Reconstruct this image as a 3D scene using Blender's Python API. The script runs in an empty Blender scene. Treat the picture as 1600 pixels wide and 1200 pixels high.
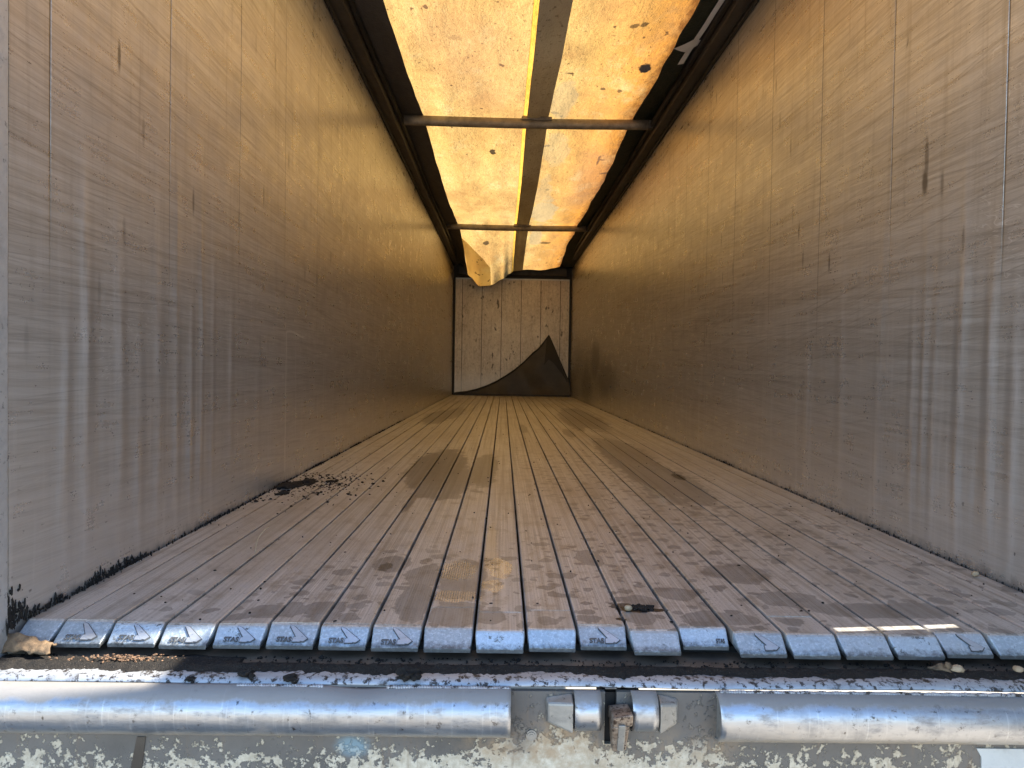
import bpy, bmesh, math, random
from mathutils import Vector, Matrix, noise as mn
C = bpy.context.scene.collection
sc = bpy.context.scene
random.seed(7)

# ------------------------------------------------------------------ camera, sky, sun, exposure
cam = bpy.data.cameras.new('camera'); cam.sensor_width = 36; cam.lens = 25.875
cam.clip_start = 0.02; cam.clip_end = 2000
co = bpy.data.objects.new('camera', cam); C.objects.link(co); sc.camera = co
CAMZ = 0.582
yaw, pit, rol = 0.012543, -0.022324, 0.016012
f = Vector((math.sin(yaw), math.cos(yaw), 0)); r = Vector((math.cos(yaw), -math.sin(yaw), 0)); u = Vector((0, 0, 1))
f, u = f*math.cos(pit) + u*math.sin(pit), u*math.cos(pit) - f*math.sin(pit)
r, u = r*math.cos(rol) + u*math.sin(rol), u*math.cos(rol) - r*math.sin(rol)
M = Matrix(((r.x, u.x, -f.x, 0), (r.y, u.y, -f.y, 0), (r.z, u.z, -f.z, CAMZ), (0, 0, 0, 1)))
co.matrix_world = M

SUN_EL, SUN_SLOPE = math.radians(45), 0.11          # the sun stands to the right, a touch towards the trailer's front end
az = math.atan2(1.0, SUN_SLOPE)                     # measured from +Y towards +X
W_ = bpy.data.worlds.new('World'); sc.world = W_; W_.use_nodes = True
wt = W_.node_tree; wt.nodes.clear()
sky = wt.nodes.new('ShaderNodeTexSky'); sky.sky_type = 'NISHITA'; sky.sun_disc = False
sky.sun_elevation = SUN_EL; sky.sun_rotation = az; sky.air_density = 1.0; sky.dust_density = 0.3; sky.ozone_density = 3.0
bg = wt.nodes.new('ShaderNodeBackground'); bg.inputs['Strength'].default_value = 0.15
wo = wt.nodes.new('ShaderNodeOutputWorld')
wt.links.new(sky.outputs[0], bg.inputs['Color']); wt.links.new(bg.outputs[0], wo.inputs['Surface'])
sl = bpy.data.lights.new('sun', 'SUN'); sl.energy = 5.0; sl.angle = math.radians(0.5); sl.color = (1.0, 0.93, 0.82)
so = bpy.data.objects.new('sun', sl); C.objects.link(so)
sd = Vector((math.sin(az)*math.cos(SUN_EL), math.cos(az)*math.cos(SUN_EL), math.sin(SUN_EL)))
so.rotation_euler = sd.to_track_quat('Z', 'Y').to_euler(); so.location = (6, 2, 8)
sc.view_settings.view_transform = 'Standard'; sc.view_settings.look = 'None'
sc.view_settings.gamma = 1; sc.view_settings.use_curve_mapping = False
sc.view_settings.exposure = 2.08
sc.render.engine = 'CYCLES'
sc.cycles.use_denoising = True
sc.cycles.max_bounces = 16; sc.cycles.diffuse_bounces = 8; sc.cycles.glossy_bounces = 8; sc.cycles.transmission_bounces = 8
sc.cycles.caustics_reflective = True

# ------------------------------------------------------------------ dimensions (metres)
XL, XR = -1.065, 1.415          # inner faces of the side walls
YF, YB = 1.60, 15.43            # rear end of the floor, face of the front bulkhead
HW = 2.70                       # wall height up to the top rail
YS = 1.47                       # face of the rear sill panel

ridL = [(1.80, .016, .004), (1.885, .02, .005), (1.96, .014, -.003), (2.05, .022, .004), (2.16, .02, .0045), (2.28, .025, .004), (2.41, .018, .005), (2.52, .016, .005), (2.605, .014, .0045), (2.705, .016, .004), (2.89, .02, .003), (3.2, .03, .002)]
ridR = [(2.01, .018, .005), (2.11, .02, .006), (2.18, .012, -.003), (2.255, .018, .006), (2.39, .016, .004), (2.455, .012, .004), (2.52, .015, .004), (2.75, .02, .003), (3.05, .03, .003), (3.4, .03, .002)]

# ------------------------------------------------------------------ node helper
class NT:
    def __init__(s, name):
        s.m = bpy.data.materials.new(name); s.m.use_nodes = True
        s.t = s.m.node_tree; s.t.nodes.clear()
        s.out = s.t.nodes.new('ShaderNodeOutputMaterial')
        s.geo = s.t.nodes.new('ShaderNodeNewGeometry')
        s.pos = s.geo.outputs['Position']
    def n(s, ty): return s.t.nodes.new(ty)
    def L(s, a, b):
        if hasattr(a, 'links'): s.t.links.new(a, b)
        elif a is not None:
            if hasattr(b.default_value, '__len__') and not hasattr(a, '__len__'): a = (a, a, a)
            if hasattr(b.default_value, '__len__') and len(b.default_value) == 4 and len(a) == 3: a = (*a, 1)
            b.default_value = a
    def math(s, op, a, b=None, c=None, clamp=False):
        n = s.n('ShaderNodeMath'); n.operation = op; n.use_clamp = clamp
        s.L(a, n.inputs[0]); s.L(b, n.inputs[1])
        if c is not None: s.L(c, n.inputs[2])
        return n.outputs[0]
    def vm(s, op, a, b=None):
        n = s.n('ShaderNodeVectorMath'); n.operation = op
        s.L(a, n.inputs[0]); s.L(b, n.inputs[1])
        return n.outputs['Value'] if op in ('LENGTH', 'DOT_PRODUCT') else n.outputs[0]
    def sep(s, v=None):
        n = s.n('ShaderNodeSeparateXYZ'); s.L(v or s.pos, n.inputs[0]); return n.outputs
    def comb(s, x=0, y=0, z=0):
        n = s.n('ShaderNodeCombineXYZ'); s.L(x, n.inputs[0]); s.L(y, n.inputs[1]); s.L(z, n.inputs[2]); return n.outputs[0]
    def rot(s, v, ang):
        n = s.n('ShaderNodeMapping'); s.L(v, n.inputs[0]); n.inputs['Rotation'].default_value = ang; return n.outputs[0]
    def noise(s, scale=(1, 1, 1), off=(0, 0, 0), det=3, rough=.55, vec=None, dist=0, color=False):
        v = s.vm('ADD', s.vm('MULTIPLY', vec or s.pos, scale), off)
        n = s.n('ShaderNodeTexNoise'); s.L(v, n.inputs['Vector']); n.inputs['Scale'].default_value = 1
        n.inputs['Detail'].default_value = det; n.inputs['Roughness'].default_value = rough; n.inputs['Distortion'].default_value = dist
        return n.outputs['Color'] if color else n.outputs['Fac']
    def voro(s, scale, off=(0, 0, 0), feat='F1', vec=None, rand=1, col=False):
        v = s.vm('ADD', s.vm('MULTIPLY', vec or s.pos, scale), off)
        n = s.n('ShaderNodeTexVoronoi'); n.feature = feat; s.L(v, n.inputs['Vector']); n.inputs['Scale'].default_value = 1
        n.inputs['Randomness'].default_value = rand
        return (n.outputs['Distance'], n.outputs['Color']) if col else n.outputs['Distance']
    def mr(s, v, a, b, c=0., d=1., smooth=False):
        n = s.n('ShaderNodeMapRange'); n.interpolation_type = 'SMOOTHSTEP' if smooth else 'LINEAR'
        s.L(v, n.inputs[0])
        for i, k in enumerate((a, b, c, d)): s.L(k, n.inputs[1+i])
        return n.outputs[0]
    def mix(s, fac, a, b, mode='MIX'):
        n = s.n('ShaderNodeMix'); n.data_type = 'RGBA'; n.blend_type = mode
        s.L(fac, n.inputs[0]); s.L(a, n.inputs[6]); s.L(b, n.inputs[7]); return n.outputs[2]
    def mixf(s, fac, a, b):
        n = s.n('ShaderNodeMix'); n.data_type = 'FLOAT'
        s.L(fac, n.inputs[0]); s.L(a, n.inputs[2]); s.L(b, n.inputs[3]); return n.outputs[0]
    def bump(s, h, dist=.002, strength=1, nrm=None):
        n = s.n('ShaderNodeBump'); s.L(h, n.inputs['Height']); n.inputs['Distance'].default_value = dist
        n.inputs['Strength'].default_value = strength
        if nrm: s.L(nrm, n.inputs['Normal'])
        return n.outputs[0]
    def blobs(s, lst, warp=.12, wscale=9, soft=.25, axes='xy', vec=None):
        """stains of a fixed place and size: list of (u, v, ru, rv, strength)"""
        p = s.sep()
        ix = {'x': 0, 'y': 1, 'z': 2}
        wv = s.vm('MULTIPLY', s.vm('SUBTRACT', s.noise((wscale,)*3, det=4, rough=.6, color=True, vec=vec), (.5, .5, .5)), (2, 2, 0))
        uv = s.comb(p[ix[axes[0]]], p[ix[axes[1]]], 0)
        acc = None
        for (a, b, ra, rb, st) in lst:
            d = s.vm('ADD', s.vm('MULTIPLY', s.vm('SUBTRACT', uv, (a, b, 0)), (1/ra, 1/rb, 0)), s.vm('MULTIPLY', wv, (warp*4, warp*4, 0)))
            m = s.mr(s.vm('LENGTH', d), 1+soft, 1-soft, 0, st, True)
            acc = m if acc is None else s.math('MAXIMUM', acc, m)
        return acc
    def pbsdf(s, col, rough=.5, metal=0., nrm=None, spec=.5, aniso=None, tangent=None):
        n = s.n('ShaderNodeBsdfPrincipled')
        s.L(col, n.inputs['Base Color']); s.L(rough, n.inputs['Roughness']); s.L(metal, n.inputs['Metallic'])
        n.inputs['Specular IOR Level'].default_value = spec
        if nrm: s.L(nrm, n.inputs['Normal'])
        if aniso is not None:
            n.inputs['Anisotropic'].default_value = aniso; s.L(tangent, n.inputs['Tangent'])
        return n.outputs[0]
    def done(s, sh): s.t.links.new(sh, s.out.inputs['Surface']); return s.m

# ------------------------------------------------------------------ materials
def mat_wall(name, side):
    t = NT(name); x, y, z = t.sep()
    big = t.noise((.6, .5, 1.1), (side*7, 0, 0), 4)
    streak = t.noise((1, .5, 38), (side*3, 0, 0), 6, .7)
    fine = t.noise((1, 2.2, 240), (side*5, 0, 0), 3, .7)
    tv1 = t.rot(t.pos, (.10*side + .05, 0, 0)); dia = t.noise((1, 1.2, 170), (0, 2, 1), 3, .7, vec=tv1)
    tv2 = t.rot(t.pos, (-.16, 0, 0)); dia2 = t.noise((1, 1.6, 130), (0, 5, 3), 3, .7, vec=tv2)
    vert = t.noise((1, 26, 1.3), (0, side*4, 0), 4, .6)
    mott = t.noise((9, 9, 9), (side, 0, 0), 6, .7)
    mid = t.noise((1, .9, 95), (0, side*2, 4), 4, .7)
    tv3 = t.rot(t.pos, (-.07*side, 0, 0)); mid2 = t.noise((1, 1.1, 75), (0, 7, 2), 4, .72, vec=tv3)
    swirl = t.noise((14, 14, 40), (0, 0, side), 5, .75, dist=2.2)
    # vertical panel joints every 0.605 m, worn away lower down
    jy = t.math('SUBTRACT', y, 2.36 if side < 0 else 2.70)
    jd = t.math('ABSOLUTE', t.math('SUBTRACT', t.math('FRACT', t.math('ADD', t.math('DIVIDE', jy, .615), 30.5)), .5))
    jd = t.math('MULTIPLY', jd, .615)
    jw = t.math('ADD', t.math('MULTIPLY', t.noise((0, 7, 5), det=2), .003), .001)
    joint = t.mr(jd, jw, t.math('ADD', jw, .002), 1, 0)
    zlim = t.math('ADD', z, t.math('MULTIPLY', t.math('SUBTRACT', t.noise((0, 2, 1.2), det=2), .5), .7))
    joint = t.math('MULTIPLY', joint, t.mr(zlim, .75, 1.25, .06, 1))
    # vertical gouges and dings
    vd, vc = t.voro((1, 4.2, 1.8), (0, side*11, .3), vec=t.pos, col=True)
    sel = t.sep(vc)[0]
    loc = t.n('ShaderNodeTexVoronoi'); loc.inputs['Scale'].default_value = 1
    gv = t.vm('MULTIPLY', t.pos, (1, 5.5, 2.1)); gv = t.vm('ADD', gv, (0, side*3.3, .4)); t.L(gv, loc.inputs['Vector'])
    dl = t.vm('SUBTRACT', gv, loc.outputs['Position'])
    gd = t.vm('LENGTH', t.vm('MULTIPLY', dl, (0, 5, 2.6)))
    pick = t.mr(t.sep(loc.outputs['Color'])[0], .70, .72)
    gouge = t.math('MULTIPLY', t.mr(gd, .34, .1, 0, 1, True), pick)
    gouge = t.math('MULTIPLY', gouge, t.mr(z, .55, .95, .12, 1))
    # scratch lines, long and thin
    sv = t.rot(t.pos, (.18 if side < 0 else -.14, 0, 0)); scr = t.noise((1, .35, 9), (0, 3, 2), 2, .5, vec=sv)
    scr = t.mr(t.math('ABSOLUTE', t.math('SUBTRACT', scr, .5)), .0, .012, 1, 0)
    scr = t.math('MULTIPLY', scr, t.math('MULTIPLY', t.mr(t.noise((1, .8, .8), (4, 1, 0), 2), .5, .6), t.mr(y, 2.3, 2.9, .8, 0)))
    scr2v = t.noise((1, 3.5, 14), (0, 9, side), 3, .6, dist=1.5)
    scr2 = t.mr(t.math('ABSOLUTE', t.math('SUBTRACT', scr2v, .5)), .0, .009, 1, 0)
    scr2 = t.math('MULTIPLY', scr2, t.mr(t.noise((1, .9, 1.1), (1, 3, 7), 3), .48, .6))
    scr2 = t.math('MULTIPLY', scr2, t.mr(y, 3.8, 2.2, 0, 1))
    dirty = (.45, .41, .355); clean = (.74, .72, .68)
    c = t.mix(t.mr(big, .3, .7), dirty, (.55, .505, .44))
    c = t.mix(t.mr(streak, .38, .78, 0, .75), c, clean)
    c = t.mix(t.mr(fine, .52, .8, 0, .4), c, (.20, .17, .14))
    c = t.mix(t.mr(dia, .54, .78, 0, .7), c, (.20, .165, .125))
    c = t.mix(t.mr(mid, .53, .72, 0, .6), c, (.28, .24, .195))
    c = t.mix(t.mr(mid2, .54, .74, 0, .65), c, (.25, .21, .165))
    c = t.mix(t.mr(mid2, .46, .3, 0, .5), c, (.74, .71, .65))
    c = t.mix(t.mr(dia2, .60, .8, 0, .6), c, (.72, .68, .61))
    c = t.mix(t.mr(mott, .5, .9, 0, .35), c, (.26, .225, .18))
    c = t.mix(t.math('MULTIPLY', t.mr(swirl, .6, .75, 0, .55), t.mr(z, 1.3, .5)), c, (.66, .64, .60))
    c = t.mix(t.math('MULTIPLY', t.mr(vert, .55, .8, 0, .7), t.mr(z, .1, .9, 1, .3)), c, (.78, .76, .73))
    c = t.mix(t.math('MULTIPLY', t.mr(vert, .45, .25, 0, .5), t.mr(z, .3, 1.6)), c, (.26, .22, .17))
    c = t.mix(t.math('MULTIPLY', gouge, t.mr(t.sep(loc.outputs['Color'])[1], 0, 1, .25, .8)), c, (.07, .065, .06))
    c = t.mix(t.math('MULTIPLY', scr, .32), c, (.10, .085, .07) if side > 0 else (.72, .69, .64))
    c = t.mix(t.math('MULTIPLY', scr2, .55), c, (.88, .86, .82))
    c = t.mix(t.math('MULTIPLY', joint, .6), c, (.035, .03, .025))
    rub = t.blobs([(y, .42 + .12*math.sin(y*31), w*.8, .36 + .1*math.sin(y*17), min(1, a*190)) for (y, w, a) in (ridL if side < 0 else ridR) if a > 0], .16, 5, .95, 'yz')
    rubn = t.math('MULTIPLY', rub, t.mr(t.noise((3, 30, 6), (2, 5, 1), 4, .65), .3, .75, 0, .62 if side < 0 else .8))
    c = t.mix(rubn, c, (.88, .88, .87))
    crest_dark = t.blobs([(y + w*1.8, .42 + .12*math.sin(y*31), w*.8, .33, min(1, a*150)) for (y, w, a) in (ridL if side < 0 else ridR) if a > 0], .10, 5, .75, 'yz')  # darker band just beyond each dent crest
    c = t.mix(t.math('MULTIPLY', crest_dark, .6), c, (.25, .22, .19))
    # grime creeping up from the floor
    gr = t.math('ADD', z, t.math('MULTIPLY', t.math('SUBTRACT', t.noise((30, 30, 12), det=5, rough=.7), .5), .10))
    c = t.mix(t.mr(gr, .028, .0, 0, .9), c, (.02, .017, .014))
    c = t.mix(t.mr(gr, .9, .0, 0, .5), c, (.60, .58, .55))  # paler grey towards the foot of the wall
    sp = t.mr(t.noise((45, 45, 45), det=2, rough=.5), .70, .75)
    c = t.mix(t.math('MULTIPLY', sp, t.mr(z, .45, .05, 0, .8)), c, (.05, .04, .035))
    if side < 0:
        ln = t.math('MULTIPLY', t.mr(t.math('ABSOLUTE', t.math('SUBTRACT', y, t.math('ADD', 3.615, t.math('MULTIPLY', t.noise((0, 0, 9), det=1), .02)))), .004, .008, 1, 0),
                    t.math('MULTIPLY', t.mr(z, .04, .06), t.mr(z, .74, .75, 1, 0)))
        l2 = t.math('MULTIPLY', t.mr(t.math('ABSOLUTE', t.math('SUBTRACT', z, t.math('ADD', .735, t.math('MULTIPLY', t.math('SINE', t.math('MULTIPLY', y, 14)), .01)))), .004, .007, 1, 0),
                    t.math('MULTIPLY', t.mr(y, 3.61, 3.63), t.mr(y, 3.93, 3.96, 1, 0)))
        c = t.mix(t.math('MULTIPLY', t.math('MAXIMUM', ln, l2), .8), c, (.75, .72, .66))
    else:
        sm = t.blobs([(11.3, .72, .5, .28, .6), (10.2, .45, 1.0, .25, .45), (12.4, .3, .7, .35, .4), (2.475, 1.30, .012, .07, .6), (2.482, 1.23, .016, .04, .8)], .1, 3, .5, 'yz')
        c = t.mix(sm, c, (.06, .05, .045))
    ro = t.math('ADD', t.math('ADD', .31, t.math('MULTIPLY', t.math('SUBTRACT', streak, .5), .2)), t.math('MULTIPLY', t.math('SUBTRACT', mott, .5), .3))
    h = t.math('ADD', t.math('MULTIPLY', fine, .35), t.math('MULTIPLY', dia, .5))
    h = t.math('ADD', h, t.math('MULTIPLY', dia2, .3))
    h = t.math('SUBTRACT', h, t.math('MULTIPLY', scr, .08))
    h = t.math('SUBTRACT', h, t.math('MULTIPLY', gouge, .5))
    h = t.math('SUBTRACT', h, t.math('MULTIPLY', joint, 5.0))
    h = t.math('ADD', h, t.math('MULTIPLY', vert, 1.2))
    nb = t.bump(h, .0005, .8)
    return t.done(t.pbsdf(c, ro, .68, nb, .5, .35, t.comb(0, 1, 0)))

def mat_floor():
    t = NT('slat_aluminium'); x, y, z = t.sep()
    oi = t.n('ShaderNodeObjectInfo').outputs['Random']
    off = t.comb(0, t.math('MULTIPLY', oi, 37), 0)
    v = t.vm('ADD', t.pos, off)
    streak = t.noise((190, .9, 1), det=4, rough=.65, vec=v)
    wide = t.noise((45, .5, 1), (3, 1, 0), 3, .6, vec=v)
    mott = t.noise((13, 9, 1), det=6, rough=.7)
    grit = t.noise((160, 160, 1), det=3, rough=.6)
    patch = t.noise((2.2, .9, 1), (5, 2, 0), 4, .6)
    base = t.mix(t.mr(oi, 0, 1), (.44, .425, .395), (.53, .515, .48))
    c = t.mix(t.mr(streak, .38, .66), base, (.66, .64, .605))
    c = t.mix(t.mr(wide, .48, .7, 0, .7), c, (.28, .25, .205))
    c = t.mix(t.mr(patch, .45, .7, 0, .5), c, (.40, .345, .285))
    c = t.mix(t.mr(mott, .52, .75, 0, .5), c, (.60, .58, .555))
    c = t.mix(t.mr(mott, .48, .28, 0, .7), c, (.27, .235, .19))
    c = t.mix(t.mr(grit, .60, .70, 0, .75), c, (.09, .075, .06))
    c = t.mix(t.mr(grit, .36, .28, 0, .5), c, (.56, .54, .51))
    # damp drops: voronoi dots, denser at the near right and middle
    wv = t.vm('MULTIPLY', t.noise((22, 22, 1), det=3, color=True), (.05, .05, 0))
    pv = t.vm('ADD', t.pos, wv)
    def drops(sx, sy, off, rmin, rmax, thr):
        n = t.n('ShaderNodeTexVoronoi'); n.inputs['Scale'].default_value = 1; n.voronoi_dimensions = '2D'
        t.L(t.vm('ADD', t.vm('MULTIPLY', pv, (sx, sy, 0)), off), n.inputs['Vector'])
        cs = t.sep(n.outputs['Color'])
        rad = t.mr(cs[1], 0, 1, rmin, rmax)
        return t.math('MULTIPLY', t.mr(t.math('DIVIDE', n.outputs['Distance'], rad), .92, 1.02, 1, 0, True), t.math('GREATER_THAN', cs[0], thr))
    dens = t.blobs([(.65, 1.85, .75, .5, 1), (.8, 2.6, .5, .8, .9), (.25, 2.0, .3, .5, .8), (-.2, 1.8, .4, .5, .7), (.6, 4, .5, 1.4, .5), (-.55, 1.75, .3, .2, .5)], .15, 3, .5)
    d1 = t.math('MULTIPLY', drops(11, 11, (0, 0, 0), .10, .34, .35), dens)
    d2 = t.math('MULTIPLY', drops(21, 19, (3.3, 1, 0), .12, .36, .5), dens)
    drop = t.math('MAXIMUM', d1, t.math('MULTIPLY', d2, .8))
    st = t.blobs([(-.36, 4.3, .16, .85, 1), (-.24, 3.75, .09, .55, .85), (-.30, 3.5, .12, .3, .9), (-.39, 3.12, .02, .22, .9), (-.1, 4.2, .08, .7, .45),
                  (-.317, 2.15, .05, .09, .85), (-.21, 1.82, .045, .14, .85), (-.21, 2.03, .05, .11, .6), (-.10, 1.72, .07, .08, .65), (-.02, 1.71, .04, .05, .5), (-.10, 2.0, .06, .2, .55),
                  (.95, 8.8, .20, 2.0, .5), (.75, 8.2, .08, 1.4, .4), (-.75, 8.6, .16, 1.2, .45), (-.6, 9.4, .12, 1.2, .35), (.86, 5.2, .15, .9, .6), (.90, 3.9, .12, .8, .5), (.80, 4.6, .12, 1.6, .4),
                  (.95, 1.79, .22, .055, .8), (.74, 1.86, .08, .06, .7), (.51, 1.71, .09, .05, .7), (.46, 1.9, .05, .05, .6), (.35, 1.83, .05, .05, .75), (.68, 2.1, .1, .1, .4),
                  (-.52, 1.73, .07, .05, .55), (-.42, 1.75, .05, .05, .5), (.33, 1.72, .04, .05, .7), (.27, 2.25, .04, .10, .6), (.6, 6.6, .05, .4, .5), (.2, 7.0, .04, .5, .4)],
                 .15, 9, .10, vec=t.vm('ADD', t.pos, t.comb(0, t.math('MULTIPLY', oi, 1.1), t.math('MULTIPLY', oi, .09))))
    st = t.math('MULTIPLY', st, t.mr(streak, .3, .62, 1, .72))
    wet = t.math('MAXIMUM', t.math('MULTIPLY', drop, .75), st)
    rim = t.mr(t.math('ABSOLUTE', t.math('SUBTRACT', wet, .35)), .0, .2, .35, 0)
    c = t.mix(t.math('MULTIPLY', wet, .85), c, t.mix(t.mr(mott, .3, .7), (.075, .062, .048), (.15, .128, .102)))
    c = t.mix(rim, c, (.08, .065, .05))
    mud = t.blobs([(.335, 1.775, .045, .025, 1), (.36, 1.77, .05, .015, 1), (.30, 1.79, .03, .03, .9), (.97, 4.0, .03, .12, .9), (.285, 1.70, .012, .01, 1), (-.33, 2.12, .02, .04, .7)], .16, 60, .1)
    c = t.mix(mud, c, (.02, .015, .012))
    ro = t.math('ADD', .46, t.math('MULTIPLY', t.math('SUBTRACT', mott, .5), .3))
    ro = t.mixf(t.math('MULTIPLY', wet, .7), ro, .24)
    gl = t.blobs([(-.12, 2.10, .05, .10, 1), (0, 2.13, .035, .10, 1), (-.02, 1.95, .03, .05, .9), (-.11, 1.86, .06, .05, .9), (-.03, 2.35, .02, .35, .5)], .2, 30, .2)
    ro = t.mixf(gl, ro, .16)
    h = t.math('ADD', t.math('MULTIPLY', streak, .5), t.math('MULTIPLY', grit, .4))
    ribs = t.math('SINE', t.math('MULTIPLY', x, 2*math.pi/.0062))
    h = t.math('ADD', h, t.math('MULTIPLY', ribs, .12))
    nb = t.bump(h, .0009, .8)
    return t.done(t.pbsdf(c, ro, t.mixf(t.math('MAXIMUM', mud, t.math('MULTIPLY', wet, .6)), .6, .1), nb, .5))

def mat_metal(name, col, col2, rough=.35, metal=.95, speck=.3, scale=1.0, dark=(.03, .025, .02), dirt=.72, dust_tan=None):
    t = NT(name)
    a = t.noise((9*scale, 40*scale, 40*scale), det=5, rough=.65)
    b = t.noise((70*scale,)*3, det=4, rough=.7)
    g = t.noise((18*scale,)*3, (3, 1, 5), 5, .7)
    c = t.mix(t.mr(a, .3, .7), col, col2)
    c = t.mix(t.mr(b, dirt-.12, dirt, 0, speck*2), c, dark)
    c = t.mix(t.mr(g, .55, .72, 0, speck), c, tuple(k*.55 for k in col))
    ro = t.math('ADD', rough, t.math('MULTIPLY', t.math('SUBTRACT', g, .5), .35))
    if dust_tan:
        z = t.math('ADD', t.sep()[2], t.math('MULTIPLY', t.math('SUBTRACT', g, .5), .03))
        sm = t.mr(t.noise((14, 30, 30), (4, 4, 1), 6, .72), .52, .68, 0, .6); c = t.mix(sm, c, (.17, .15, .125)); metal = t.mixf(sm, metal, .3); ro = t.mixf(sm, ro, .65)
        vs = t.mr(t.noise((160, 8, 8), (1, 2, 1), 3, .6), .58, .75, 0, .5); c = t.mix(vs, c, (.62, .63, .64)); ro = t.math('ADD', ro, t.math('MULTIPLY', vs, .12))
        ru = t.mr(t.noise((30, 50, 50), (9, 4, 1), 6, .75), .64, .70, 0, .8); c = t.mix(ru, c, (.10, .065, .04)); metal = t.mixf(ru, metal, 0)
        d = t.mr(z, dust_tan[0], dust_tan[1], 0, .9, True)
        c = t.mix(d, c, (.21, .195, .175)); metal = t.mixf(d, metal, .1); ro = t.mixf(d, ro, .7)
        d2 = t.mr(z, dust_tan[2], dust_tan[2]-.02, 0, .7, True); c = t.mix(d2, c, (.34, .285, .21)); metal = t.mixf(d2, metal, .2)  # tan tone on the lower part of the tube
    return t.done(t.pbsdf(c, ro, metal, t.bump(t.math('ADD', t.math('MULTIPLY', b, .5), a), .0015, .55)))

def mat_simple(name, col, col2=None, rough=.7, scale=12, metal=0., bump=.002, det=5):
    t = NT(name); col2 = col2 or tuple(k*.6 for k in col)
    a = t.noise((scale,)*3, det=det, rough=.65); b = t.noise((scale*7,)*3, (2, 3, 1), 3, .6)
    c = t.mix(t.mr(a, .3, .7), col, col2); c = t.mix(t.mr(b, .6, .75, 0, .4), c, tuple(k*.5 for k in col))
    return t.done(t.pbsdf(c, rough, metal, t.bump(t.math('ADD', a, t.math('MULTIPLY', b, .4)), bump, .7)))

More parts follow.
